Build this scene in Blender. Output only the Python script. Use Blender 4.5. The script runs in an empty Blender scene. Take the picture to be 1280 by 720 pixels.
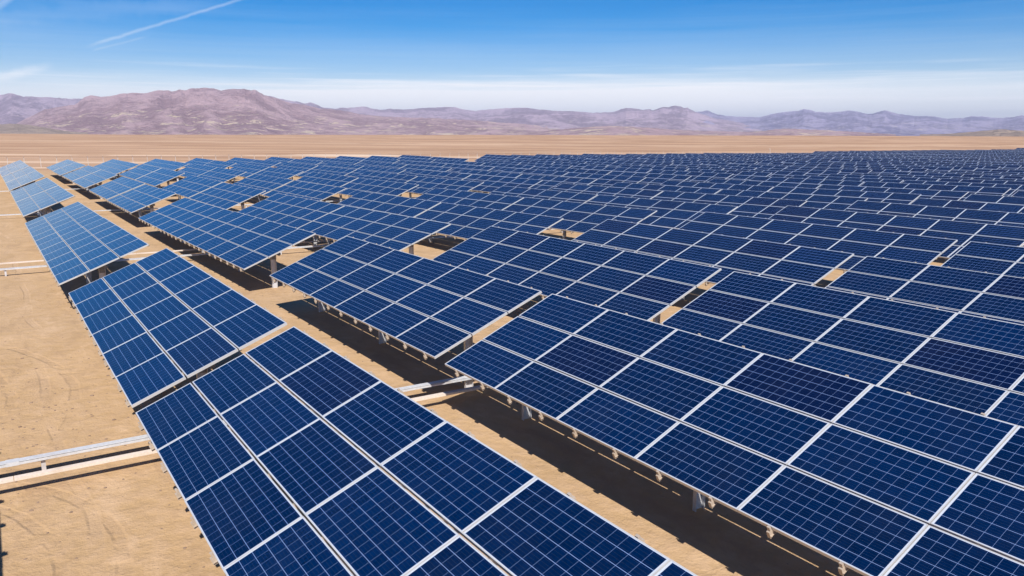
import bpy, math, random
import numpy as np
from mathutils import Matrix, Vector
random.seed(7)
S = bpy.context.scene
R = math.radians

# ------------------------------------------------------------------ camera
CAMZ = 6.0
F, PITCH, YAW, ROLL = 1001.76, 0.19405, 0.57900, -0.00103      # focal length in px of a 1280 px wide frame
cy, sy, cp, sp = math.cos(YAW), math.sin(YAW), math.cos(PITCH), math.sin(PITCH)
FW = Vector((sy*cp, cy*cp, -sp)); RT = Vector((cy, -sy, 0)); UP = RT.cross(FW)
R2 = RT*math.cos(ROLL)+UP*math.sin(ROLL); U2 = -RT*math.sin(ROLL)+UP*math.cos(ROLL)
cam = bpy.data.cameras.new('camera'); co = bpy.data.objects.new('camera', cam); S.collection.objects.link(co)
cam.sensor_width = 36; cam.lens = 36*F/1280; cam.clip_end = 120000; cam.clip_start = .1
m = Matrix((R2, U2, -FW)).transposed().to_4x4(); m.translation = (0, 0, CAMZ); co.matrix_world = m
S.camera = co
def pdir(px, py):
    return (FW + R2*((px-640)/F) + U2*((360-py)/F))

# ------------------------------------------------------------------ light
SUNV = Vector((-.37, -.84, 1)).normalized()                     # towards the sun
EL = math.asin(SUNV.z); AZ = math.atan2(SUNV.x, SUNV.y)
sl = bpy.data.lights.new('sun', 'SUN'); sl.energy = 5.0; sl.angle = R(.5); sl.color = (1, .945, .87)
so = bpy.data.objects.new('sun', sl); S.collection.objects.link(so)
so.rotation_euler = (-SUNV).to_track_quat('-Z', 'Y').to_euler()
SKY_STRENGTH = .08
S.view_settings.view_transform = 'Standard'; S.view_settings.look = 'None'
S.view_settings.gamma = 1; S.view_settings.use_curve_mapping = False
S.view_settings.exposure = 0.32

# ------------------------------------------------------------------ node helpers
class NT:
    def __init__(s, tree): s.t = tree; s.n = tree.nodes; s.l = tree.links
    def add(s, typ, **kw):
        n = s.n.new(typ)
        for k, v in kw.items():
            if k == 'inp':
                for i, x in v.items(): s.set(n, i, x)
            else: setattr(n, k, v)
        return n
    def set(s, n, i, x):
        if isinstance(x, bpy.types.NodeSocket): s.l.new(x, n.inputs[i])
        else: n.inputs[i].default_value = x
    def math(s, op, a, b=0., c=0., clamp=False):
        n = s.add('ShaderNodeMath', operation=op, use_clamp=clamp)
        s.set(n, 0, a); s.set(n, 1, b); s.set(n, 2, c); return n.outputs[0]
    def vmath(s, op, a, b=(0, 0, 0), out=0):
        n = s.add('ShaderNodeVectorMath', operation=op); s.set(n, 0, a); s.set(n, 1, b)
        return n.outputs[out]
    def mix(s, f, a, b, typ='MIX'):
        n = s.add('ShaderNodeMix', data_type='RGBA', blend_type=typ)
        s.set(n, 0, f); s.set(n, 6, a); s.set(n, 7, b); return n.outputs[2]
    def mapr(s, v, a, b, c=0., d=1., smooth=True):
        n = s.add('ShaderNodeMapRange', interpolation_type='SMOOTHSTEP' if smooth else 'LINEAR')
        s.set(n, 0, v); s.set(n, 1, a); s.set(n, 2, b); s.set(n, 3, c); s.set(n, 4, d); return n.outputs[0]
    def noise(s, vec, scale, detail=4., rough=.55, out=0, dist=0.):
        n = s.add('ShaderNodeTexNoise'); s.set(n, 'Vector', vec); s.set(n, 'Scale', scale)
        s.set(n, 'Detail', detail); s.set(n, 'Roughness', rough); s.set(n, 'Distortion', dist); return n.outputs[out]
    def bump(s, h, st, dist):
        n = s.add('ShaderNodeBump'); s.set(n, 'Strength', st); s.set(n, 'Distance', dist); s.set(n, 'Height', h)
        return n.outputs[0]
def col(r, g, b): return (r, g, b, 1)
def mat(name):
    m = bpy.data.materials.new(name); m.use_nodes = True
    t = NT(m.node_tree); b = t.n['Principled BSDF']; return m, t, b

# ------------------------------------------------------------------ world
W = bpy.data.worlds.new('World'); S.world = W; W.use_nodes = True
t = NT(W.node_tree); bg = t.n['Background']
sky = t.add('ShaderNodeTexSky', sky_type='NISHITA'); sky.sun_disc = False
sky.sun_elevation = EL; sky.sun_rotation = AZ; sky.altitude = 2200
sky.air_density = 1.15; sky.dust_density = .25; sky.ozone_density = 3.0
tc = t.add('ShaderNodeTexCoord'); D = tc.outputs['Generated']
sx = t.add('ShaderNodeSeparateXYZ'); t.set(sx, 0, D); Z = sx.outputs[2]
hs = t.add('ShaderNodeHueSaturation'); t.set(hs, 'Color', sky.outputs[0]); hs.inputs['Saturation'].default_value = 1.85; hs.inputs['Value'].default_value = 1.0
skyc = t.mix(1., hs.outputs[0], col(.84, .86, 1.04), 'MULTIPLY')
# thin high cirrus veil, thicker towards the horizon, torn by stretched noise
v1 = t.vmath('MULTIPLY', D, (1, 1, 16)); n1 = t.noise(v1, 2.2, 6, .6)
v2 = t.vmath('MULTIPLY', D, (1, 1, 45)); n2 = t.noise(v2, 3.5, 5, .6)
side = t.vmath('DOT_PRODUCT', D, (RT.x, RT.y, 0), out=1)
zz = t.math('ADD', Z, t.math('ADD', t.math('MULTIPLY', t.math('SUBTRACT', n1, .5), .035), t.math('MULTIPLY', t.math('SUBTRACT', n2, .5), .055)))
zz = t.math('SUBTRACT', zz, t.math('MULTIPLY', side, -.004))
veil = t.math('MULTIPLY', t.mapr(zz, .074, .036, 0, .84), t.mapr(side, .15, .62, 1., .62))
veil = t.math('MULTIPLY', veil, t.mapr(side, -.60, -.15, .62, 1.))
veil2 = t.mapr(zz, .15, .05, 0, .20)
streak = t.math('MULTIPLY', t.mapr(n2, .48, .72, 0, .20), t.mapr(Z, .085, .05, 0, 1))
veil = t.math('ADD', t.math('ADD', veil, veil2), streak, clamp=True)
def contrail(p0, p1, width, amp, wid2=None):
    a = pdir(*p0).normalized(); b = pdir(*p1).normalized(); n = a.cross(b).normalized(); tt = (b-a)
    L = tt.length; tt.normalize(); a0 = a.dot(tt)
    al = t.math('DIVIDE', t.math('SUBTRACT', t.vmath('DOT_PRODUCT', D, tuple(tt), out=1), a0), L)
    wn = t.noise(t.vmath('MULTIPLY', D, (1, 1, 1)), 60, 3)
    d = t.math('ABSOLUTE', t.math('ADD', t.vmath('DOT_PRODUCT', D, tuple(n), out=1), t.math('MULTIPLY', t.math('SUBTRACT', wn, .5), width*1.2)))
    m1 = t.mapr(d, width, 0., 0, 1)
    m2 = t.math('MULTIPLY', t.mapr(al, 0, .12), t.mapr(al, 1.0, .75))
    fwd = t.math('GREATER_THAN', t.vmath('DOT_PRODUCT', D, tuple(a), out=1), 0.5)
    return t.math('MULTIPLY', t.math('MULTIPLY', m1, m2), t.math('MULTIPLY', fwd, amp))
for c in (contrail((102, 60), (345, -14), .0026, .20), contrail((112, 64), (190, 44), .002, .10),
          contrail((-60, 112), (72, 80), .007, .26), contrail((-40, 30), (40, -18), .005, .2),
          contrail((-60, 24), (300, 3), .014, .07)):
    veil = t.math('ADD', veil, c, clamp=True)
skyc = t.mix(veil, skyc, col(11.4, 11.6, 11.9))
t.l.new(skyc, bg.inputs[0]); bg.inputs[1].default_value = SKY_STRENGTH

# ------------------------------------------------------------------ terrain height
gx = np.array([-60, 3, 9, 16, 46, 64, 82, 131, 181, 218, 265, 341, 402, 600, 1000.])
gv = np.array([.06, .03, 0, -.09, -.3, -.4, -.6, -1.05, -1.8, -2.4, -2.8, -3.5, -4.2, -4.6, -4.8])
fy = np.array([-100, 28, 41, 55, 68, 400.]); fv = np.array([0, 0, -.15, -.25, -.3, -.32])
def ground(x, y):
    return np.interp(x, gx, gv) + np.interp(y, fy, fv)

# ------------------------------------------------------------------ mesh helpers
COL = S.collection
def link(name, me, parent=None, mats=()):
    o = bpy.data.objects.new(name, me); COL.objects.link(o)
    if parent: o.parent = parent
    return o
def tag(o, label=None, cat=None, group=None, kind=None):
    if label: o['label'] = label
    if cat: o['category'] = cat
    if group: o['group'] = group
    if kind: o['kind'] = kind
    return o
def empty(name, loc):
    o = bpy.data.objects.new(name, None); COL.objects.link(o); o.location = loc; o.empty_display_size = .3; return o
class MB:
    def __init__(s): s.v = []; s.f = []; s.m = []; s.uv = []; s.tone = []
    def quad(s, pts, mi=0, uv=None, tone=.5):
        i = len(s.v); s.v += [tuple(p) for p in pts]; s.f.append(tuple(range(i, i+len(pts)))); s.m.append(mi)
        s.uv.append(uv if uv else [(0, 0)]*len(pts)); s.tone.append(tone)
    def box(s, lo, hi, mi=0, M=None, skip=()):
        x0, y0, z0 = lo; x1, y1, z1 = hi
        P = [Vector(p) for p in ((x0,y0,z0),(x1,y0,z0),(x1,y1,z0),(x0,y1,z0),(x0,y0,z1),(x1,y0,z1),(x1,y1,z1),(x0,y1,z1))]
        if M: P = [M @ p for p in P]
        for k, q in enumerate(((3,2,1,0),(4,5,6,7),(0,1,5,4),(1,2,6,5),(2,3,7,6),(3,0,4,7))):
            if k in skip: continue
            s.quad([P[i] for i in q], mi)
    def tube(s, a, b, r, n=12, mi=0):
        a = Vector(a); b = Vector(b); d = (b-a).normalized(); u = d.orthogonal().normalized(); w = d.cross(u)
        ra = [a+(u*math.cos(2*math.pi*k/n)+w*math.sin(2*math.pi*k/n))*r for k in range(n)]
        rb = [p+(b-a) for p in ra]
        for k in range(n):
            j = (k+1) % n; s.quad([ra[k], ra[j], rb[j], rb[k]], mi)
        s.quad(ra[::-1], mi); s.quad(rb, mi)
    def add(s, o, M):
        for f, mi, uv, tn in zip(o.f, o.m, o.uv, o.tone): s.quad([M @ Vector(o.v[i]) for i in f], mi, uv, tn)
    def mesh(s, name, mats):
        me = bpy.data.meshes.new(name); me.from_pydata(s.v, [], s.f)
        for m in mats: me.materials.append(m)
        me.polygons.foreach_set('material_index', s.m)
        uvl = me.uv_layers.new(name='uv'); flat = [c for f in s.uv for p in f for c in p]; uvl.data.foreach_set('uv', flat)
        at = me.attributes.new('tone', 'FLOAT', 'FACE'); at.data.foreach_set('value', s.tone)
        me.update(); return me

# ------------------------------------------------------------------ materials
M_glass, t, b = mat('solar_cells')
uv = t.add('ShaderNodeUVMap', uv_map='uv'); s2 = t.add('ShaderNodeSeparateXYZ'); t.set(s2, 0, uv.outputs[0])
u, v = s2.outputs[0], s2.outputs[1]                              # u: 12 cells along, v: 6 cells across
def line(c, w, off=0.):
    fr = t.math('FRACT', t.math('ADD', c, off)); d = t.math('MINIMUM', fr, t.math('SUBTRACT', 1., fr))
    return t.math('LESS_THAN', d, w)
lu = line(u, .0110); lv = line(v, .0150)
inside = t.math('MULTIPLY', t.math('MULTIPLY', t.math('GREATER_THAN', u, 0.), t.math('LESS_THAN', u, 12.)),
                t.math('MULTIPLY', t.math('GREATER_THAN', v, 0.), t.math('LESS_THAN', v, 6.)))
bus = t.math('MULTIPLY', line(t.math('MULTIPLY', v, 4.), .022, .5), .07)
fing = t.math('MULTIPLY', line(t.math('MULTIPLY', u, 1.), .0), 0.)
cell = t.vmath('FLOOR', uv.outputs[0])
oi = t.add('ShaderNodeObjectInfo'); at = t.add('ShaderNodeAttribute', attribute_name='tone'); tone = at.outputs['Fac']
wn = t.add('ShaderNodeTexWhiteNoise', noise_dimensions='4D'); t.set(wn, 'Vector', cell)
t.set(wn, 'W', t.math('ADD', t.math('MULTIPLY', tone, 37.), oi.outputs['Random']))
vo = t.add('ShaderNodeTexVoronoi'); t.set(vo, 'Vector', uv.outputs[0]); t.set(vo, 'Scale', 5.5)
vs = t.add('ShaderNodeSeparateXYZ'); t.set(vs, 0, vo.outputs['Color'])
br = t.math('ADD', t.math('MULTIPLY', wn.outputs['Value'], .20), t.math('MULTIPLY', vs.outputs[0], .22))
br = t.math('ADD', br, .78)
tn = t.math('FRACT', t.math('ADD', tone, t.math('MULTIPLY', oi.outputs['Random'], .0)))
hue = t.mix(t.mapr(tn, .72, .80), col(.0001, .0098, .046), col(.0011, .0068, .037))
hue = t.mix(t.mapr(tn, .0, .5), col(.0001, .0125, .058), hue)
cc = t.mix(1., hue, br, 'MULTIPLY')
base = t.mix(bus, cc, col(.35, .40, .48))
wline = col(.52, .56, .62)
gl = col(.24, .35, .62)
base = t.mix(t.math('MULTIPLY', lu, .60), base, gl)
base = t.mix(t.math('MULTIPLY', lv, .92), base, gl)
base = t.mix(inside, wline, base)
# thin uneven dust on the glass
geo = t.add('ShaderNodeNewGeometry'); dn = t.noise(geo.outputs['Position'], 1.3, 5, .6)
dust = t.mapr(dn, .35, .8, .0, .008)
base = t.mix(dust, base, col(.45, .36, .27))
t.l.new(base, b.inputs['Base Color'])
b.inputs['Roughness'].default_value = .16; b.inputs['IOR'].default_value = 1.45
t.set(b, 'Roughness', t.mapr(dn, .3, .8, .08, .16))
b.inputs['Specular Tint'].default_value = col(.22, .80, 1.0)      # blue anti-reflective coating

M_frame, t, b = mat('anodised_aluminium')
geo = t.add('ShaderNodeNewGeometry'); n = t.noise(geo.outputs['Position'], 6, 4)
t.l.new(t.mix(n, col(.52, .51, .50), col(.68, .67, .65)), b.inputs['Base Color'])
b.inputs['Metallic'].default_value = .25; b.inputs['Roughness'].default_value = .42
M_back, t, b = mat('shaded_backsheet'); b.inputs['Base Color'].default_value = col(.30, .30, .31); b.inputs['Roughness'].default_value = .6  # white sheet toned down to grey, painting in shade under the panels
def galv(name, c0, c1, met=.35, rough=.5, sc=9):
    m, t, b = mat(name); geo = t.add('ShaderNodeNewGeometry')
    n = t.noise(geo.outputs['Position'], sc, 5, .65); n2 = t.noise(geo.outputs['Position'], 1.1, 4)
    c = t.mix(t.mapr(n, .3, .7), c0, c1); c = t.mix(t.mapr(n2, .5, .75, 0, .45), c, col(.42, .31, .21))
    t.l.new(c, b.inputs['Base Color']); b.inputs['Metallic'].default_value = met; b.inputs['Roughness'].default_value = rough
    t.l.new(t.bump(n, .2, .003), b.inputs['Normal']); return m
M_galv = galv('galvanised_steel', col(.46, .47, .49), col(.60, .61, .63))
M_rail = galv('rail_zinc', col(.40, .33, .26), col(.50, .42, .34), .1, .6)
M_post = galv('post_steel', col(.50, .50, .52), col(.64, .64, .66), .15, .55, 5)
M_tray = galv('tray_zinc', col(.60, .61, .63), col(.72, .73, .75), .2, .5, 14)
M_cream = galv('cream_concrete', col(.64, .54, .45), col(.74, .64, .55), 0, .85, 22)
M_dark = galv('weathered_steel', col(.16, .16, .17), col(.24, .24, .25), .2, .6)
M_wire, t, b = mat('fence_metal'); b.inputs['Base Color'].default_value = col(.58, .55, .51); b.inputs['Roughness'].default_value = .6
M_rub, t, b = mat('black_rubber'); b.inputs['Base Color'].default_value = col(.03, .03, .03); b.inputs['Roughness'].default_value = .7

M_ground, t, b = mat('desert_sand')
geo = t.add('ShaderNodeNewGeometry'); P = geo.outputs['Position']
fwd2 = Vector((sy, cy, 0)); rt2 = Vector((cy, -sy, 0))
dep = t.vmath('DOT_PRODUCT', P, tuple(fwd2), out=1); lat = t.vmath('DOT_PRODUCT', P, tuple(rt2), out=1)
py_ = t.vmath('DOT_PRODUCT', P, (0, 1, 0), out=1); px_ = t.vmath('DOT_PRODUCT', P, (1, 0, 0), out=1)
A = t.noise(P, .35, 6, .6); B = t.noise(P, 3.0, 6, .65); C = t.noise(P, 22, 5, .7)
sand = t.mix(t.mapr(A, .3, .7), col(.455, .300, .158), col(.535, .358, .198))
sand = t.mix(t.mapr(B, .38, .66, 0, .55), sand, col(.55, .375, .235))
sand = t.mix(t.mapr(C, .58, .74, 0, .55), sand, col(.31, .20, .12))
A2 = t.noise(t.vmath('MULTIPLY', P, (1.5, .6, 1)), .9, 5, .65, dist=.8)
sand = t.mix(t.mapr(A2, .50, .66, 0, .55), sand, col(.40, .265, .155))
sand = t.mix(t.mapr(A2, .46, .30, 0, .5), sand, col(.62, .43, .27))
gp = t.noise(P, 17.0, 4, .7); grav = t.math('MULTIPLY', t.mapr(gp, .60, .68), t.mapr(t.noise(P, .5, 4, .6), .52, .62))
sand = t.mix(t.math('MULTIPLY', grav, .62), sand, col(.24, .165, .11))
# wheel tracks in the lanes (real marks that stay put)
trk = t.math('FRACT', t.math('DIVIDE', t.math('ADD', px_, t.math('MULTIPLY', t.noise(P, .08, 2), 2.4)), 5.94))
t1 = t.mapr(t.math('ABSOLUTE', t.math('SUBTRACT', trk, .10)), .022, .012); t2 = t.mapr(t.math('ABSOLUTE', t.math('SUBTRACT', trk, .34)), .022, .012)
track = t.math('MULTIPLY', t.math('MAXIMUM', t1, t2), t.mapr(t.noise(P, .22, 3), .47, .60))
sand = t.mix(t.math('MULTIPLY', track, .28), sand, col(.56, .39, .25))
for cx_, cy_, rad in ((-3.9, 12.2, 4.35), (-3.9, 12.2, 5.15), (-9.5, 21., 9.6), (-9.5, 21., 10.9)):
    dd = t.vmath('LENGTH', t.vmath('MULTIPLY', t.vmath('SUBTRACT', P, (cx_, cy_, 0)), (1, 1, 0)), out=1)
    dd = t.math('ADD', dd, t.math('MULTIPLY', t.noise(P, .7, 2), .25))
    r_ = t.math('MULTIPLY', t.mapr(t.math('ABSOLUTE', t.math('SUBTRACT', dd, rad)), .13, .07), t.mapr(t.noise(P, .9, 4), .42, .56))
    track = t.math('MAXIMUM', track, r_)
    sand = t.mix(t.math('MULTIPLY', r_, .16), sand, col(.40, .265, .155))
# open plain beyond the field: browner, banded by washes and tracks that run across the view
lf = t.add('ShaderNodeCombineXYZ'); t.set(lf, 0, t.math('MULTIPLY', lat, .0075)); t.set(lf, 1, t.math('MULTIPLY', t.math('LOGARITHM', t.math('MAXIMUM', dep, 20.), 2.718), 9.)); 
nb = t.noise(lf.outputs[0], 1.3, 7, .68, dist=.9); nb2 = t.noise(lf.outputs[0], 4.5, 7, .72, dist=.6)
plain = t.mix(t.mapr(nb, .36, .64), col(.36, .215, .130), col(.53, .345, .220))
plain = t.mix(t.mapr(nb2, .56, .70, 0, .55), plain, col(.60, .42, .28))
plain = t.mix(t.mapr(nb2, .42, .33, 0, .35), plain, col(.25, .15, .10))
def band(v, c, w, soft=.5):
    return t.mapr(t.math('ABSOLUTE', t.math('SUBTRACT', v, c)), w, w*soft)
wob = t.math('MULTIPLY', t.math('SUBTRACT', t.noise(P, .012, 3), .5), 14.)
dw = t.math('ADD', dep, wob)
tear = t.mapr(t.noise(P, .06, 4), .35, .5)
for c, w, a in ((142, 3.5, .7), (168, 7, .7), (222, 6, .85), (300, 6, .25), (560, 40, .35)):
    plain = t.mix(t.math('MULTIPLY', t.math('MULTIPLY', band(dw, c, w), a), tear if c > 200 else t.mapr(tear, 0., 1., .6, 1.)), plain, col(.68, .50, .35))
# pale dry pan
vp = t.vmath('SUBTRACT', P, tuple(fwd2*236 + rt2*-47)); pr = t.vmath('DOT_PRODUCT', vp, tuple(rt2/17), out=1); pd = t.vmath('DOT_PRODUCT', vp, tuple(fwd2/9), out=1)
pan = t.mapr(t.math('SQRT', t.math('ADD', t.math('MULTIPLY', pr, pr), t.math('MULTIPLY', pd, pd))), 1.15, .8)
plain = t.mix(t.math('MULTIPLY', pan, .85), plain, col(.72, .55, .40))
# sparse scrub dots
sc = t.math('MULTIPLY', t.mapr(t.noise(P, .9, 4, .7), .60, .66), t.math('MULTIPLY', t.mapr(nb2, .50, .58), t.mapr(dep, 180, 320)))
plain = t.mix(t.math('MULTIPLY', sc, .8), plain, col(.16, .14, .085))
infield = t.math('MULTIPLY', t.mapr(t.math('ADD', dep, t.math('MULTIPLY', A, 10.)), 150, 118), 1.)
c = t.mix(infield, plain, sand)
t.l.new(c, b.inputs['Base Color']); b.inputs['Roughness'].default_value = .95; b.inputs['Specular IOR Level'].default_value = .15
h = t.math('ADD', t.math('MULTIPLY', B, .7), t.math('ADD', t.math('MULTIPLY', C, .16), t.math('MULTIPLY', track, -.22)))
t.l.new(t.bump(h, .75, .12), b.inputs['Normal'])

# ------------------------------------------------------------------ the ground sheet
def grid_mesh(name, V, nu, nv, mats, closed_u=False):
    V = V.reshape(-1, 3); idx = np.arange(nu*nv).reshape(nu, nv)
    if closed_u: idx = np.vstack([idx, idx[:1]])
    a = idx[:-1, :-1]; b_ = idx[1:, :-1]; c_ = idx[1:, 1:]; d = idx[:-1, 1:]
    f = np.stack([a, b_, c_, d], -1).reshape(-1, 4)
    me = bpy.data.meshes.new(name); me.from_pydata(V.tolist(), [], f.tolist())
    for m in mats: me.materials.append(m)
    me.polygons.foreach_set('use_smooth', [True]*len(f)); me.update(); return me
# value noise for real relief
rng = np.random.default_rng(5); TAB = rng.random((256, 256))
def vn(x, y):
    xi = np.floor(x).astype(int); yi = np.floor(y).astype(int); fx = x-xi; fy_ = y-yi
    fx = fx*fx*(3-2*fx); fy_ = fy_*fy_*(3-2*fy_)
    g = lambda a, c: TAB[a % 256, c % 256]
    return (g(xi, yi)*(1-fx)+g(xi+1, yi)*fx)*(1-fy_)+(g(xi, yi+1)*(1-fx)+g(xi+1, yi+1)*fx)*fy_
def fbm(x, y, o=5, ridged=False, g=.5):
    s = 0; a = 1; n = 0
    for k in range(o):
        v = vn(x+17.3*k, y+9.1*k)
        if ridged: v = 1-abs(2*v-1)
        s = s+a*v; n += a; a *= g; x = x*2.03; y = y*2.03
    return s/n
nr, na = 190, 300
rr = np.concatenate([np.linspace(.0, 3, 4), np.geomspace(4, 60000, nr-4)])
aa = np.linspace(0, 2*np.pi, na, endpoint=False)
AA, RR = np.meshgrid(aa, rr, indexing='ij')
X = RR*np.sin(AA); Y = RR*np.cos(AA); G = ground(X, Y)
# the plain ends in a low rim 1.7-2.4 km off and the ground falls away into a wide valley
daz = (np.degrees(AA)-33.17+180) % 360-180
rim = np.interp(daz, [-180, -33, -20, 0, 33, 180], [2600, 2600, 2500, 2100, 1650, 1650])
drop = np.clip((RR-rim)/900, 0, 1); drop = drop*drop*(3-2*drop)
far = np.clip((RR-300)/1000, 0, 1)
G = G + (fbm(X/160, Y/160, 4)-.5)*1.0*far*(1-drop) + (fbm(X/40, Y/40, 3)-.5)*.25*np.clip((RR-190)/100, 0, 1) - drop*90
G[:, 0:1] = G[:, 0:1].mean()
V = np.stack([X, Y, G], -1)
o = link('ground', grid_mesh('ground', V[:, 1:], na, nr-1, [M_ground], True)); tag(o, kind='structure')

# ------------------------------------------------------------------ mountains
def mount_mat(name, c0, c1, c2, lightpatch):
    m, t, b = mat(name); geo = t.add('ShaderNodeNewGeometry'); P = geo.outputs['Position']
    n = t.noise(t.vmath('MULTIPLY', P, (1, 1, 1.6)), .0022, 10, .72, dist=.8); n2 = t.noise(t.vmath('MULTIPLY', P, (1, 1, 2.0)), .0050, 9, .72, dist=.9)
    zc = t.add('ShaderNodeSeparateXYZ'); t.set(zc, 0, P)
    gshade = t.add('ShaderNodeAttribute', attribute_name='gully_shade').outputs['Fac']  # relief shading painted in: crests lighter, gullies darker
    n3 = t.noise(P, .012, 8, .75, dist=.5)
    c = t.mix(t.mapr(t.math('ADD', t.math('ADD', t.math('MULTIPLY', n, .5), t.math('MULTIPLY', gshade, .4)), t.math('MULTIPLY', t.math('SUBTRACT', n3, .5), .60)), .42, .60), c0, c1)
    low = t.mapr(zc.outputs[2], 420, 20, .0, 1)
    th = t.math('SUBTRACT', .66, t.math('MULTIPLY', low, .12))
    msk = t.mapr(t.math('SUBTRACT', n2, th), 0, .06)
    c = t.mix(t.math('MULTIPLY', msk, lightpatch), c, c2)
    t.l.new(c, b.inputs['Base Color']); b.inputs['Roughness'].default_value = 1; b.inputs['Specular IOR Level'].default_value = 0
    t.l.new(t.bump(t.noise(P, .006, 8, .7), 1.0, 120), b.inputs['Normal']); return m
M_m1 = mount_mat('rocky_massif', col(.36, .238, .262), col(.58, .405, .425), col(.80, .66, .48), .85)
M_m2 = mount_mat('far_range', col(.30, .228, .295), col(.56, .435, .52), col(.66, .56, .50), .7)  # purple-blue base paints in extra haze beyond the air volume
M_m3 = mount_mat('hazed_blue_range', col(.22, .20, .32), col(.44, .39, .54), col(.66, .58, .56), .6)  # blue is distance haze painted into the rock colour
M_m4 = mount_mat('tan_foothill', col(.40, .31, .26), col(.50, .39, .32), col(.66, .52, .38), .6)
def mountain(name, sky_px, r0, r1, r2, zfoot, m, amp=.35, scale=1500, naz=520, nrd=90, seed=0, jit=.6, ex=1.25):
    px = np.array([p[0] for p in sky_px], float); py = np.array([p[1] for p in sky_px], float)
    xs = np.linspace(px[0], px[-1], naz); ys = np.interp(xs, px, py)
    ys = ys+(fbm(xs/6+seed, xs*0+seed, 4, False, .75)-.5)*3.4*jit
    az = []; el = []
    for x, y in zip(xs, ys):
        d = pdir(x, y); h = math.hypot(d.x, d.y); az.append(math.atan2(d.x, d.y)); el.append(d.z/h)
    az = np.array(az); el = np.array(el)
    tt = np.linspace(0, 1, nrd)
    tr = r1*(1+(fbm(xs/60+seed*3, xs*0+2., 3)-.5)*.16)
    k = int(nrd*.72)
    fr = (tt/tt[k])[None, :]
    Rg = np.where(fr <= 1, r0+(tr[:, None]-r0)*np.clip(fr, 0, 1), tr[:, None]+(r2-tr[:, None])*(fr-1)/(1/tt[k]-1))
    X = Rg*np.sin(az)[:, None]; Y = Rg*np.cos(az)[:, None]
    prof = np.where(fr <= 1, np.clip(fr, 0, 1)**ex, 1-((fr-1)/(1/tt[k]-1))**1.3)
    H = CAMZ+el*tr-zfoot
    e = fbm(X/scale+seed, Y/scale, 7, True, .52)-.55
    e2 = fbm(X/(scale*.3)+seed, Y/(scale*.3), 5, True, .5)-.55
    gu = fbm(az[:, None]*r1/520+fbm(X/1500, Y/1500, 3)*2.5+seed, Rg/2600+seed*2, 6, True, .6)
    q = prof+((gu-.6)*.16+e*amp+e2*amp*.35)*np.clip(prof*(1.25-prof), 0, 1)*2.0
    Zm = zfoot+H[:, None]*q
    elev = (Zm-CAMZ)/Rg; mx = elev.max(1)
    sc = (el*1.0*tr+CAMZ-zfoot); 
    # scale each column so its highest line of sight is the ridge seen
    for _ in range(3):
        mx = ((Zm-CAMZ)/Rg); j = mx.argmax(1); zr = Zm[np.arange(naz), j]; rj = Rg[np.arange(naz), j]
        f = (CAMZ+el*rj-zfoot)/np.maximum(zr-zfoot, 1); ker = np.hanning(9 if _ else 15); ker /= ker.sum(); f = np.convolve(np.pad(f, len(ker)//2, mode='edge'), ker, 'valid'); Zm = zfoot+(Zm-zfoot)*f[:, None]
    edge = np.clip(np.minimum(np.arange(naz), naz-1-np.arange(naz))/6., 0, 1)[:, None]
    V = np.stack([X, Y, Zm], -1)
    me = grid_mesh(name, V, naz, nrd, [m]); at_ = me.attributes.new('gully_shade', 'FLOAT', 'POINT'); at_.data.foreach_set('value', gu.ravel())
    o = link(name, me); tag(o, kind='structure'); return o
M1 = [(-330,158),(-200,160),(-60,164),(0,162),(10,158),(19,155),(56,137),(75,133.5),(94,130.6),(105,122),(113,119),(127,121),(139,120),(150,117.5),(163,116),(184,116.6),
      (190,114.5),(197,113),(210,113),(215,115),(223,112),(232,112.6),(240,110.6),(256,109.6),(268,111),(277,113),(285,111.5),(305,111),(314,113),(319,112),(330,119),(345,122.8),(364,128.8),(379,130.6),
      (396,135),(427,138),(446,142),(480,146),(540,147.5),(600,151),(680,157),(760,162),(800,165.5)]
M0 = [(-420,140),(-300,128),(-200,132),(-100,126),(-40,125),(-12,120),(0,118.5),(12,116),(30,120.5),(45,121),(70,122),(90,123.5),(105,123),(150,128),(240,140),(330,160)]
MB1 = [(250,140),(300,125),(330,119.5),(338,120),(350,123.2),(365,127),(385,131),(410,138),(450,150)]
M2 = [(340,140),(360,126),(372,126.5),(380,129.5),(388,128),(395,130.5),(403,134),(418,136),(425,134.5),(440,134.7),(455,133),(465,135.5),(480,137.5),(488,136),(504,137),(520,135.6),(531,134.7),(550,134.4),(568,133.8),
      (577,136),(585,137.5),(594,138.8),(600,138),(609,136.6),(616,136.8),(624,136),(634,134.7),(645,134.9),(660,135),(672,136.8),(686,138),(700,138.6),(720,139.4),(742,141),(765,139.8),(782,135),(795,135.6),(803,138),
      (812,136),(816,138),(829,133.4),(835,134),(842,131.9),(851,132.8),(855,134.7),(859,134.3),(870,140),(890,147),(907,150),(940,156),(1000,161),(1060,166)]
M3 = [(780,150),(860,143),(870,140),(876,139),(883,137.5),(890,140.5),(896,143),(907,144.8),(930,146),(952,146.5),(960,144),(972,141),(985,139.5),(997,138.7),(1005,136),(1012,137),(1020,140),(1035,140.5),(1050,139.5),(1060,138),(1072,139.5),
      (1085,143),(1093,141),(1105,138),(1112,139.5),(1120,142),(1140,145),(1165,145.5),(1185,148.3),(1202,147.5),(1212,145.5),(1220,145),(1232,146),(1242,147.5),(1258,147),(1270,145.5),(1280,144.5),(1310,141),(1400,138),(1520,143),(1640,139),(1800,148)]
M4R = [(1150,168),(1180,167.5),(1200,166),(1225,163.8),(1240,162.5),(1255,161.5),(1262,162.6),(1280,163.4),(1320,162),(1400,160),(1500,162),(1600,167)]
M4M = [(660,166),(720,160),(760,157),(790,158.5),(860,163),(940,165),(968,161.8),(985,160.6),(1000,161.5),(1040,163),(1080,165.5),(1120,168)]
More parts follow.
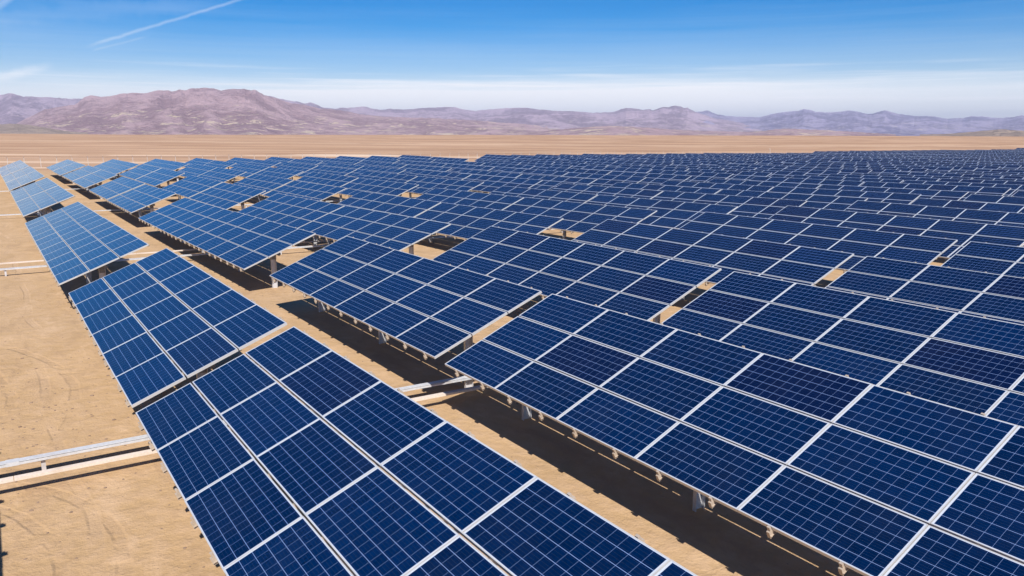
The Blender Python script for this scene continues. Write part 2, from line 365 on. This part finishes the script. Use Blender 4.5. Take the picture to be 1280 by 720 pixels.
M4L = [(-330,150),(-200,157),(-80,153),(0,155.5),(15,154.5),(40,156.5),(60,160),(80,163.5),(110,166)]
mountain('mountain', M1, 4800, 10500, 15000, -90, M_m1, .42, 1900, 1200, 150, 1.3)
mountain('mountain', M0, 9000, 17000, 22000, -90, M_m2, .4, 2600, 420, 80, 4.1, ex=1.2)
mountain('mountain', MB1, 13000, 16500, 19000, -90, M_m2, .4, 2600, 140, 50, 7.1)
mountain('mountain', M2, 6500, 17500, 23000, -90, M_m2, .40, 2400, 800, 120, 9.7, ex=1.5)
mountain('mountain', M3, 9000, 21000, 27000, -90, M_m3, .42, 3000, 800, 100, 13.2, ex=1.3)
mountain('foothill', M4R, 3400, 4600, 5600, -90, M_m4, .35, 700, 200, 50, 3.3, .4)
mountain('foothill', M4M, 4300, 7000, 8500, -90, M_m1, .35, 900, 240, 50, 5.3, .4)
mountain('foothill', M4L, 3800, 6000, 7500, -90, M_m4, .35, 900, 240, 50, 6.3, .4)

# haze: the air itself
HZ = True
if HZ:
    mb = MB(); mb.box((-30000, -9000, -110), (42000, 34000, 800))
    M_h = bpy.data.materials.new('desert_air'); M_h.use_nodes = True; nt = M_h.node_tree; nt.nodes.clear()
    out = nt.nodes.new('ShaderNodeOutputMaterial'); pv = nt.nodes.new('ShaderNodeVolumePrincipled')
    pv.inputs['Color'].default_value = col(.74, .80, 1.0); pv.inputs['Density'].default_value = 3.2e-5; pv.inputs['Anisotropy'].default_value = 0
    nt.links.new(pv.outputs[0], out.inputs['Volume'])
    o = link('haze', mb.mesh('haze', [M_h])); tag(o, kind='stuff')

# ------------------------------------------------------------------ solar tables
PL, PW, FT = 1.968, .992, .05; PP, QP = 1.976, 1.017; LIP = .012; MGY, MGX = .018, .008
HL = 6*PP-.008; TILT = R(22.0)
TONES = [.05, .18, .3, .42, .5, .58, .65, .7, .9, .82]
def frame_mb():
    m_ = MB(); x, y = PW/2, PL/2; xi, yi = x-LIP, y-LIP
    O = [(-x,-y),(x,-y),(x,y),(-x,y)]; I = [(-xi,-yi),(xi,-yi),(xi,yi),(-xi,yi)]
    for k in range(4):
        j = (k+1) % 4
        m_.quad([(*O[k],0),(*O[j],0),(*I[j],0),(*I[k],0)], 1)
        m_.quad([(*O[k],-FT),(*O[j],-FT),(*O[j],0),(*O[k],0)], 1)
        m_.quad([(*I[j],-FT),(*I[k],-FT),(*I[k],0),(*I[j],0)], 1)
        m_.quad([(*O[j],-FT),(*O[k],-FT),(*I[k],-FT),(*I[j],-FT)], 1)
    return m_
def glass_mb(tone):
    m_ = MB(); xi, yi = PW/2-LIP, PL/2-LIP
    cw = (2*xi-2*MGX)/6; cl = (2*yi-2*MGY)/12; mu = MGY/cl; mv = MGX/cw
    m_.quad([(-xi,-yi,-.002),(xi,-yi,-.002),(xi,yi,-.002),(-xi,yi,-.002)], 0, [(-mu,-mv),(-mu,6+mv),(12+mu,6+mv),(12+mu,-mv)], tone)
    m_.quad([(-xi,yi,-.008),(xi,yi,-.008),(xi,-yi,-.008),(-xi,-yi,-.008)], 2)
    return m_
PMATS = [M_glass, M_frame, M_back]
ME_frame = frame_mb().mesh('panel_frame', PMATS)
ME_glass = [glass_mb(tn).mesh('solar_panel', PMATS) for tn in TONES]
ME_panel = []
for tn in TONES:
    q = glass_mb(tn); q.add(frame_mb(), Matrix()); ME_panel.append(q.mesh('solar_panel', PMATS))
def rail_mb():          # hat-section purlin across the three panels, its ends poking out past both edges
    q = MB(); L = 1.5*QP+.045
    q.box((-L, -.024, -.11), (L, .024, -.053), 0)
    q.box((-L, -.040, -.116), (L, .040, -.1105), 0)
    for s in (-1, 1):   # folded end plate and clamp
        q.box((s*L-.004 if s > 0 else -L-.004, -.025, -.150), (s*L+.004 if s > 0 else -L+.004, .025, -.056), 0)
        q.box((s*L-.05 if s > 0 else -L+.0045, -.016, -.152), (s*L-.0045 if s > 0 else -L+.05, .016, -.1165), 0)
        xx = s*(1.5*QP-.006)
        q.box((min(xx, xx+s*.03), -.022, -.052), (max(xx, xx+s*.03), .022, .006), 0)
    return q
ME_rail = rail_mb().mesh('rail', [M_rail])
def tube_mb():
    q = MB(); q.tube((0, -HL/2+.42, -.19), (0, HL/2-.42, -.19), .07, 14); return q
ME_tube = tube_mb().mesh('torque_tube', [M_dark])
def post_mb(h):         # C-section driven post, flanges facing along the row
    q = MB()
    q.box((-.10, -.006, -.35), (.10, .006, h)); 
    q.box((-.10, -.07, -.35), (-.090, -.0062, h)); q.box((.090, -.07, -.35), (.10, -.0062, h))
    return q
ME_post = post_mb(1.50).mesh('post', [M_post])
def brk_mb():
    q = MB(); q.box((-.12, -.03, -.16), (.12, .03, .20))
    q.box((-.16, -.045, .03), (-.121, .045, .10)); q.box((.121, -.045, .03), (.16, .045, .10)); return q
ME_brk = brk_mb().mesh('bearing', [M_dark])
RY = (-4.93, 0, 4.93) 
def table_mesh_lod(seed):
    rnd = random.Random(seed); q = MB()
    for i in range(6):
        for j in range(3):
            T = Matrix.Translation(((j-1)*QP, (i-2.5)*PP, 0)); q.add(glass_mb(rnd.choice(TONES[:8]*2+TONES)), T); q.add(frame_mb(), T)
    return q
LOD = [table_mesh_lod(k) for k in range(5)]
ME_lod = [q.mesh('panels', PMATS) for q in LOD]

Y0 = [2.50, 29.87, 56.6, 83.45, 110.2, 137.0, 163.8]
ROWX = lambda k: 3.13+5.945*k+(.17 if k < 0 else 0)
def halves(k):
    nb = 5
    if k in (11, 12): nb = 4
    if k >= 36: nb = 6
    if k >= 67: nb = 7
    return [(b_, h_, Y0[b_]+h_*(12.29 if b_ == 0 else 12.02)+HL/2) for b_ in range(nb) for h_ in (0, 1)], nb
def hplane(k, y):       # module-plane height above the ground
    return float(np.interp(y, [28, 29.5, 41, 54, 57, 82], [1.83, 1.62, 1.60, 1.58, 1.68, 1.74]))
OVER = {(0,0,0):(22.0,1.865,0), (0,0,1):(21.8,1.855,0), (1,0,1):(22.1,1.80,0), (1,0,0):(23.3,1.79,0)}
def table_params(k, b_, h_, y):
    rnd = random.Random(k*971+b_*31)
    x = ROWX(k)+rnd.uniform(-.03, .03); tl = 22.1+rnd.uniform(-.9, .9); hz = hplane(k, y)+rnd.uniform(-.06, .06)
    r2 = random.Random(k*971+b_*31+h_*7+3); hz += r2.uniform(-.02, .02); tl += r2.uniform(-.2, .2)
    g0, g1 = float(ground(x, y-HL/2)), float(ground(x, y+HL/2)); sl_ = (g1-g0)/HL
    g = (g0+g1)/2
    if (k, b_, h_) in OVER: tl, zz_, _ = OVER[(k, b_, h_)]; hz = zz_-g; x = ROWX(k)
    return x, y, g, hz, R(tl), sl_
def ordinal(n):
    w = ['zeroth','first','second','third','fourth','fifth','sixth','seventh','eighth','ninth','tenth','eleventh','twelfth','thirteenth','fourteenth','fifteenth','sixteenth','seventeenth','eighteenth','nineteenth']
    if n < 20: return w[n]
    tens = {2:'twenty',3:'thirty',4:'forty',5:'fifty',6:'sixty',7:'seventy'}; tord = {2:'twentieth',3:'thirtieth',4:'fortieth',5:'fiftieth',6:'sixtieth',7:'seventieth'}
    return tord[n//10] if n % 10 == 0 else tens[n//10]+'-'+w[n % 10]
ALL = []
for k in range(-1, 70):
    hs, nb = halves(k)
    for b_, h_, y in hs:
        if k < 0:
            if b_ == 0: ALL.append((1e9, k, b_, h_, y, nb))
            continue
        x, _, g, hz, tl, sl_ = table_params(k, b_, h_, y); s_ = []
        for dx, dz in ((-1.42, -.57), (1.42, .57)):
            for dy in np.linspace(-HL/2, HL/2, 7):
                d = Vector((x+dx, y+dy, g+hz+dz-CAMZ)); w = d.dot(FW)
                if w > .3: s_.append((640+F*d.dot(R2)/w, 360-F*d.dot(U2)/w))
        if not s_: continue
        xs = [p[0] for p in s_]; ys = [p[1] for p in s_]
        if max(xs) < 0 or min(xs) > 1280 or min(ys) > 720: continue
        ALL.append(((max(xs)-min(xs))*(max(ys)-min(ys)), k, b_, h_, y, nb))
ALL.sort(reverse=True)
GRP = 'tilted solar tables of the array'
SPECIAL = {(0,0,0):'nearest solar table, cut by the bottom edge, first row on the left',
           (0,0,1):'solar table behind the nearest one, above the cable tray, leftmost row',
           (1,0,0):'large front solar table of the second row, beside the dark shadow strip',
           (1,0,1):'solar table of the second row whose left corner hides a post'}
proto = None
def build_table(k, b_, h_, y, nb, level):
    x, y, g, hz, tl, sl_ = table_params(k, b_, h_, y)
    root = empty('solar_table', (x, y, g))
    n_from_end = nb*2-(b_*2+h_)
    if k < 0: lab = 'solar table just left of the picture, %s one, throwing a shadow on the sand' % ('nearer' if h_ == 0 else 'farther')
    elif (k, b_, h_) in SPECIAL: lab = SPECIAL[(k, b_, h_)]
    else: lab = 'blue solar table, %s row from the left, %s' % (ordinal(k+1), 'at the far end' if n_from_end == 1 else ordinal(n_from_end)+' from the far end')
    tag(root, lab, 'solar table', GRP)
    Mt = Matrix.Translation((0, 0, hz)) @ Matrix.Rotation(math.atan(sl_), 4, 'X') @ Matrix.Rotation(-tl, 4, 'Y')
    rnd = random.Random(k*131+b_*17+h_*5)
    def child(name, me, M):
        o = bpy.data.objects.new(name, me); COL.objects.link(o); o.parent = root; o.matrix_basis = M; return o
    if level < 2:
        for i in range(6):
            for j in range(3):
                jx, jy = rnd.uniform(-.003, .003), rnd.uniform(-.002, .002)
                T = Mt @ Matrix.Translation(((j-1)*QP+jx, (i-2.5)*PP+jy, rnd.uniform(-.002, .002)))
                e = rnd.random(); ti = rnd.randrange(8) if e > .10 else 8+rnd.randrange(2)
                if level == 0:
                    p = child('solar_panel', ME_glass[ti], T)
                    f_ = bpy.data.objects.new('panel_frame', ME_frame); COL.objects.link(f_); f_.parent = p
                else: p = child('solar_panel', ME_panel[ti], T)
        for i in range(6):
            for off in (.44, 1.45):
                child('rail', ME_rail, Mt @ Matrix.Translation((0, -HL/2+i*PP+off, 0)))
    else:
        child('panels', ME_lod[rnd.randrange(5)], Mt)
    child('torque_tube', ME_tube, Mt)
    for ry in RY:
        zt = hz+ry*sl_-.27
        child('post', ME_post, Matrix.Translation((0, ry, zt-1.50)))
        if level < 2: child('bearing', ME_brk, Matrix.Translation((0, ry, zt-.02)))
    return root
rest = MB()
for n, (a, k, b_, h_, y, nb) in enumerate(ALL):
    if n < 300:
        x = ROWX(k); dist = math.hypot(x, y)
        build_table(k, b_, h_, y, nb, 0 if dist < 48 else (1 if dist < 120 else 2))
    else:
        x, y, g, hz, tl, sl_ = table_params(k, b_, h_, y)
        Mt = Matrix.Translation((x, y, g+hz)) @ Matrix.Rotation(-tl, 4, 'Y')
        rest.add(LOD[n % 5], Mt)
        pm = MB(); pm.box((-.1, -.006, -2.2), (.1, .006, -.27), 1)
        for ry in RY: rest.add(pm, Matrix.Translation((x, y+ry, g+hz)))
if rest.v:
    o = link('solar_tables', rest.mesh('far_solar_tables', PMATS))
    tag(o, 'distant mass of dark blue solar tables at the far right of the array', 'solar tables', GRP, 'stuff')

# ------------------------------------------------------------------ cable trays and beams crossing below the rows
def xrun(name, y, z, x0, x1, kind, label, cat, posts):
    root = empty(name, (x0, y, 0)); tag(root, label, cat, 'beams crossing under the rows')
    q = MB(); step = 5.945; x = x0
    while x < x1:
        xe = min(x+step, x1); g = float(ground(x, y)); ge = float(ground(xe, y))
        M = Matrix.Translation((x-x0, 0, g+z)) @ Matrix.Rotation(-math.atan2(ge-g, xe-x), 4, 'Y'); L = xe-x-.01
        if kind == 'tray':      # lipped channel with a slightly open seam
            q.box((0, -.075, -.012), (L, .075, .0), 0, M); q.box((0, -.088, -.062), (L, -.079, -.018), 0, M)
            q.box((0, .066, -.06), (L, .075, -.0125), 0, M); q.box((0, -.0785, -.055), (L, .0655, -.05), 0, M)
            if x > x0: q.box((-.10, -.092, -.066), (.10, .082, .005), 0, M)
        else:
            q.box((0, -.062, -.05), (L, .062, 0), 0, M)
        x = xe
    o = link('channel' if kind == 'tray' else 'beam', q.mesh(name, [M_tray if kind == 'tray' else M_cream]), root)
    if posts:
        x = -5.6
        while x < min(x1, 34):
            p = MB(); p.box((-.035, -.03, -.2), (.035, .03, z-.078)); p.box((-.08, -.07, z-.0775), (.08, .07, z-.067))
            o = link('support_post', p.mesh('support_post', [M_post]), root); o.location = (x-x0, 0, float(ground(x, y)))
            x += 5.945
    return root
for i, (yy, yc) in enumerate(((15.72, 15.00), (40.2, 42.3), (68.6, 70.2), (96.2, 97.6))):
    w = ['nearest', 'second nearest', 'third nearest', 'farthest'][i]
    xrun('cable_tray', yy, .34, -12, 62, 'tray', 'silver zinc cable tray on short stubs, %s of the four crossing under the tables' % w, 'cable tray', True)
    if i < 2: xrun('cross_beam', yc, .31, -12, 62, 'beam', 'pale cream beam lying beside the %s silver cable tray' % w, 'beam', False)

# ------------------------------------------------------------------ perimeter fence
FY = 164.0; x0, n = -6.2, 98; SP = 2.47
root = empty('perimeter_fence', (x0, FY, 0)); tag(root, 'long pale wire fence with angled post tops running behind the array', 'fence')
q = MB(); q.tube((0, 0, -.4), (0, 0, 1.72), .038, 8); q.tube((0, 0, 1.70), (-.12, -.30, 2.05), .035, 6)
ME_fp = q.mesh('fence_post', [M_wire])
for i in range(n):
    o = link('post', ME_fp, root); o.location = (i*SP, 0, float(ground(x0+i*SP, FY))); o.rotation_euler = (R(random.uniform(-2, 2)), R(random.uniform(-2, 2)), R(random.uniform(-15, 15)))
q = MB()
for i in range(n-1):
    a, c = x0+i*SP, x0+(i+1)*SP; ga, gc = float(ground(a, FY)), float(ground(c, FY))
    for hz in (.25, .7, 1.15, 1.6): q.tube((a-x0, 0, ga+hz), (c-x0, 0, gc+hz), .005, 4)
    q.tube((a-x0-.06, -.16, ga+1.88), (c-x0-.06, -.16, gc+1.88), .005, 4)
    q.tube((a-x0, 0, ga+1.70), (c-x0, 0, gc+1.70), .009, 4)
link('wires', q.mesh('wires', [M_wire]), root)

# camera pole beyond the fence
px_, py_ = 206.0, 168.0
root = empty('lamp_pole', (px_, py_, float(ground(px_, py_)))); tag(root, 'thin white pole with small head standing alone behind the fence', 'pole')
q = MB(); q.tube((0, 0, -.4), (0, 0, 2.7), .06, 8); link('pole', q.mesh('pole', [M_wire]), root)
q = MB(); q.tube((0, 0, 2.68), (-.3, -.12, 2.85), .04, 6); q.box((-.6, -.25, 2.80), (-.25, -.05, 2.92)); link('head', q.mesh('head', [M_wire]), root)

# ------------------------------------------------------------------ loose stones
q = MB(); rnd = random.Random(3)
def stone(q, x, y, z, s):
    P = []
    for dz, rr_, n_ in ((0, 1, 7), (.45, .8, 7)):
        P.append([Vector((x+s*rr_*math.cos(a_*2*math.pi/n_)*rnd.uniform(.75, 1.2), y+s*rr_*math.sin(a_*2*math.pi/n_)*rnd.uniform(.75, 1.2), z+s*dz*rnd.uniform(.8, 1.2))) for a_ in range(n_)])
    top = Vector((x, y, z+s*.62))
    for k in range(7):
        j = (k+1) % 7; q.quad([P[0][k], P[0][j], P[1][j], P[1][k]]); q.quad([P[1][k], P[1][j], top])
for i in range(1700):
    y = rnd.uniform(4, 60); cl = rnd.random()
    x = rnd.uniform(-9, 22) if cl < .5 else rnd.gauss(-.6, 1.6)
    if cl >= .5: y = rnd.gauss(19, 3.5)
    q_s = abs(rnd.gauss(0, .013))+.006
    stone(q, x, y, float(ground(x, y))-.004, q_s)
M_st, t, b = mat('brown_stone'); geo = t.add('ShaderNodeNewGeometry')
t.l.new(t.mix(t.noise(geo.outputs['Position'], 3, 3), col(.19, .13, .09), col(.32, .22, .15)), b.inputs['Base Color']); b.inputs['Roughness'].default_value = .9
o = link('pebbles', q.mesh('pebbles', [M_st])); tag(o, 'small brown pebbles scattered over the sand', 'pebbles', None, 'stuff')
